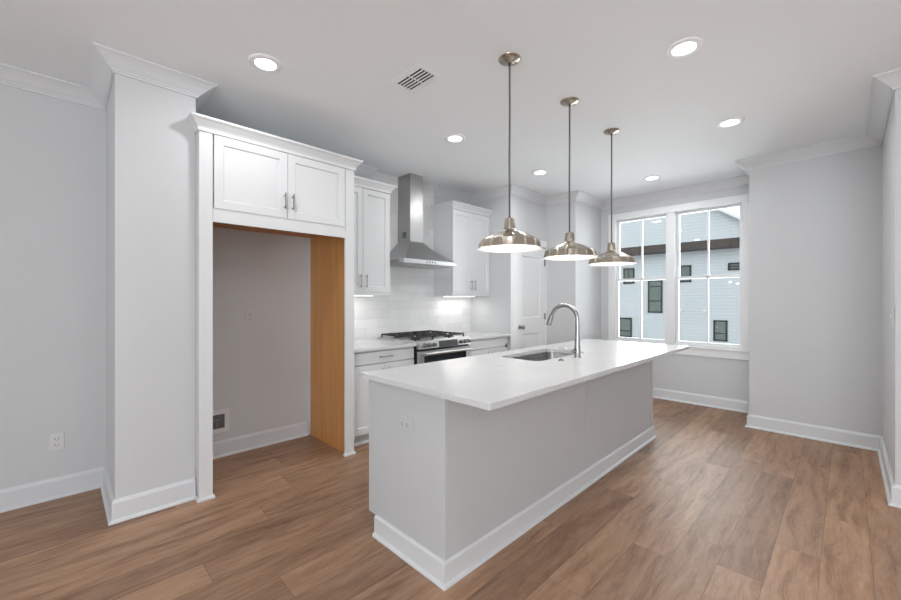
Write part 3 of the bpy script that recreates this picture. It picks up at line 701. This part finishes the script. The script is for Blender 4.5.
# ---------------------------------------------------------------- the house outside
HX = 24.; S = HX/13.
hz = lambda z: CAM_H + (z-CAM_H)*S
hs = thing('neighbouring_house', 'blue-grey clapboard house with gable roof and black windows seen through the window', 'building', (HX+4, 8.5, -6))
GY = 8.6; ez = hz(3.19); zpk = 6.12+(GY-5.09)*.68
bm = B()   # pentagonal gable wall prism
y0, y1 = -1.2, 18.4
ze = 6.12-(5.09-y0)*.68
ze += .13; zpk += .13
pl_ = [(y0, -6), (y1, -6), (y1, ze), (GY, zpk), (y0, ze)]
a = [bm.verts.new((HX, y, z)) for y, z in pl_]; b = [bm.verts.new((HX+9, y, z)) for y, z in pl_]
bm.faces.new(a); bm.faces.new(b[::-1])
for i in range(5): bm.faces.new((a[i], b[i], b[(i+1) % 5], a[(i+1) % 5]))
obj('wall', local(bm, hs), M_siding, hs)
for s, ye in ((-1, y0), (1, y1)):
    bm = B(); ov = .5; dy = (ye-GY); L_ = math.hypot(dy, zpk-ze); ny = (zpk-ze)/L_*s; nz = abs(dy)/L_
    p0 = (GY, zpk); p1 = (ye+s*ov, ze-.68*ov)
    th = .07
    qs = [(HX-.35, 0), (HX+9.35, 0)]
    v_ = []
    for xq, _ in qs:
        v_.append([bm.verts.new((xq, p0[0], p0[1]+.01)), bm.verts.new((xq, p1[0], p1[1]+.01)), bm.verts.new((xq, p1[0], p1[1]+th+.05)), bm.verts.new((xq, p0[0], p0[1]+th+.05))])
    bm.faces.new(v_[0]); bm.faces.new(v_[1][::-1])
    for i in range(4): bm.faces.new((v_[0][i], v_[0][(i+1) % 4], v_[1][(i+1) % 4], v_[1][i]))
    rf = obj('roof', local(bm, hs), M_shingle, hs)
    bm = B(); v_ = []
    for xq in (HX-.40, HX-.352):
        v_.append([bm.verts.new((xq, p0[0], p0[1]-.03)), bm.verts.new((xq, p1[0], p1[1]-.03)), bm.verts.new((xq, p1[0], p1[1]+th+.06)), bm.verts.new((xq, p0[0], p0[1]+th+.06))])
    bm.faces.new(v_[0]); bm.faces.new(v_[1][::-1])
    for i in range(4): bm.faces.new((v_[0][i], v_[0][(i+1) % 4], v_[1][(i+1) % 4], v_[1][i]))
    obj('rake_board', local(bm, hs), M_exttrim, rf)
bm = B()   # shingled skirt roof
zt, zb = hz(2.98), hz(2.745)
pr = [(HX-.002, zt+.05), (HX-.50, zb), (HX-.50, zb-.02), (HX-.002, zb-.02)]
va = [bm.verts.new((x, y0, z)) for x, z in pr]; vb = [bm.verts.new((x, y1, z)) for x, z in pr]
bm.faces.new(va); bm.faces.new(vb[::-1])
for i in range(4): bm.faces.new((va[i], vb[i], vb[(i+1) % 4], va[(i+1) % 4]))
sk_ = obj('skirt_roof', local(bm, hs), M_shingle, hs)
bm = B(); box(bm, HX-.56, HX-.501, y0, y1, zb-.10, zb+.01); obj('gutter', local(bm, hs), M_extblack, sk_)
def exwin(ya, yb, za, zb_, rail=None, mull=None):
    ya, yb, za, zb_ = ya*S, yb*S, hz(za), hz(zb_)
    bm = B(); f = .085; xa, xb = HX-.04, HX-.001
    box(bm, xa, xb, ya, ya+f, za, zb_); box(bm, xa, xb, yb-f, yb, za, zb_); box(bm, xa, xb, ya, yb, za, za+f); box(bm, xa, xb, ya, yb, zb_-f, zb_)
    for r_ in (rail or ()): box(bm, xa, xb, ya, yb, za+(zb_-za)*r_-.03, za+(zb_-za)*r_+.03)
    if mull: box(bm, xa, xb, (ya+yb)/2-.025, (ya+yb)/2+.025, za, zb_)
    w_ = obj('window', local(bm, hs), M_extblack, hs)
    bm = B(); box(bm, HX-.02, HX-.0015, ya+f*.5, yb-f*.5, za+f*.5, zb_-f*.5); obj('pane', local(bm, hs), M_extglass, w_)
exwin(4.763, 5.109, 1.83, 2.336, (.33,), True)
exwin(3.938, 4.357, .914, 1.93, (.36, .80))
exwin(3.168, 3.56, 1.83, 2.327, (.33,))
exwin(1.85, 2.287, 2.119, 2.326, (.5,))
exwin(4.84, 5.31, .11, .739, (.32,))
exwin(2.296, 2.626, .167, .748, (.38,))
exwin(6.2, 6.6, .914, 1.93, (.36, .80)); exwin(.6, 1.0, .914, 1.93, (.36, .80))
for yy, zz in ((3.427, 1.015), (2.829, .997)):
    bm = B(); box(bm, HX-.10, HX-.001, yy*S-.06, yy*S+.06, hz(zz)-.07, hz(zz)+.07, bev=.01); obj('siding_box', local(bm, hs), M_exttrim, hs)  # small white boxes standing out from the siding
bm = B(); box(bm, 6.2, 60, -40, 60, -6.2, -6); struct('ground', bm, M_concrete)
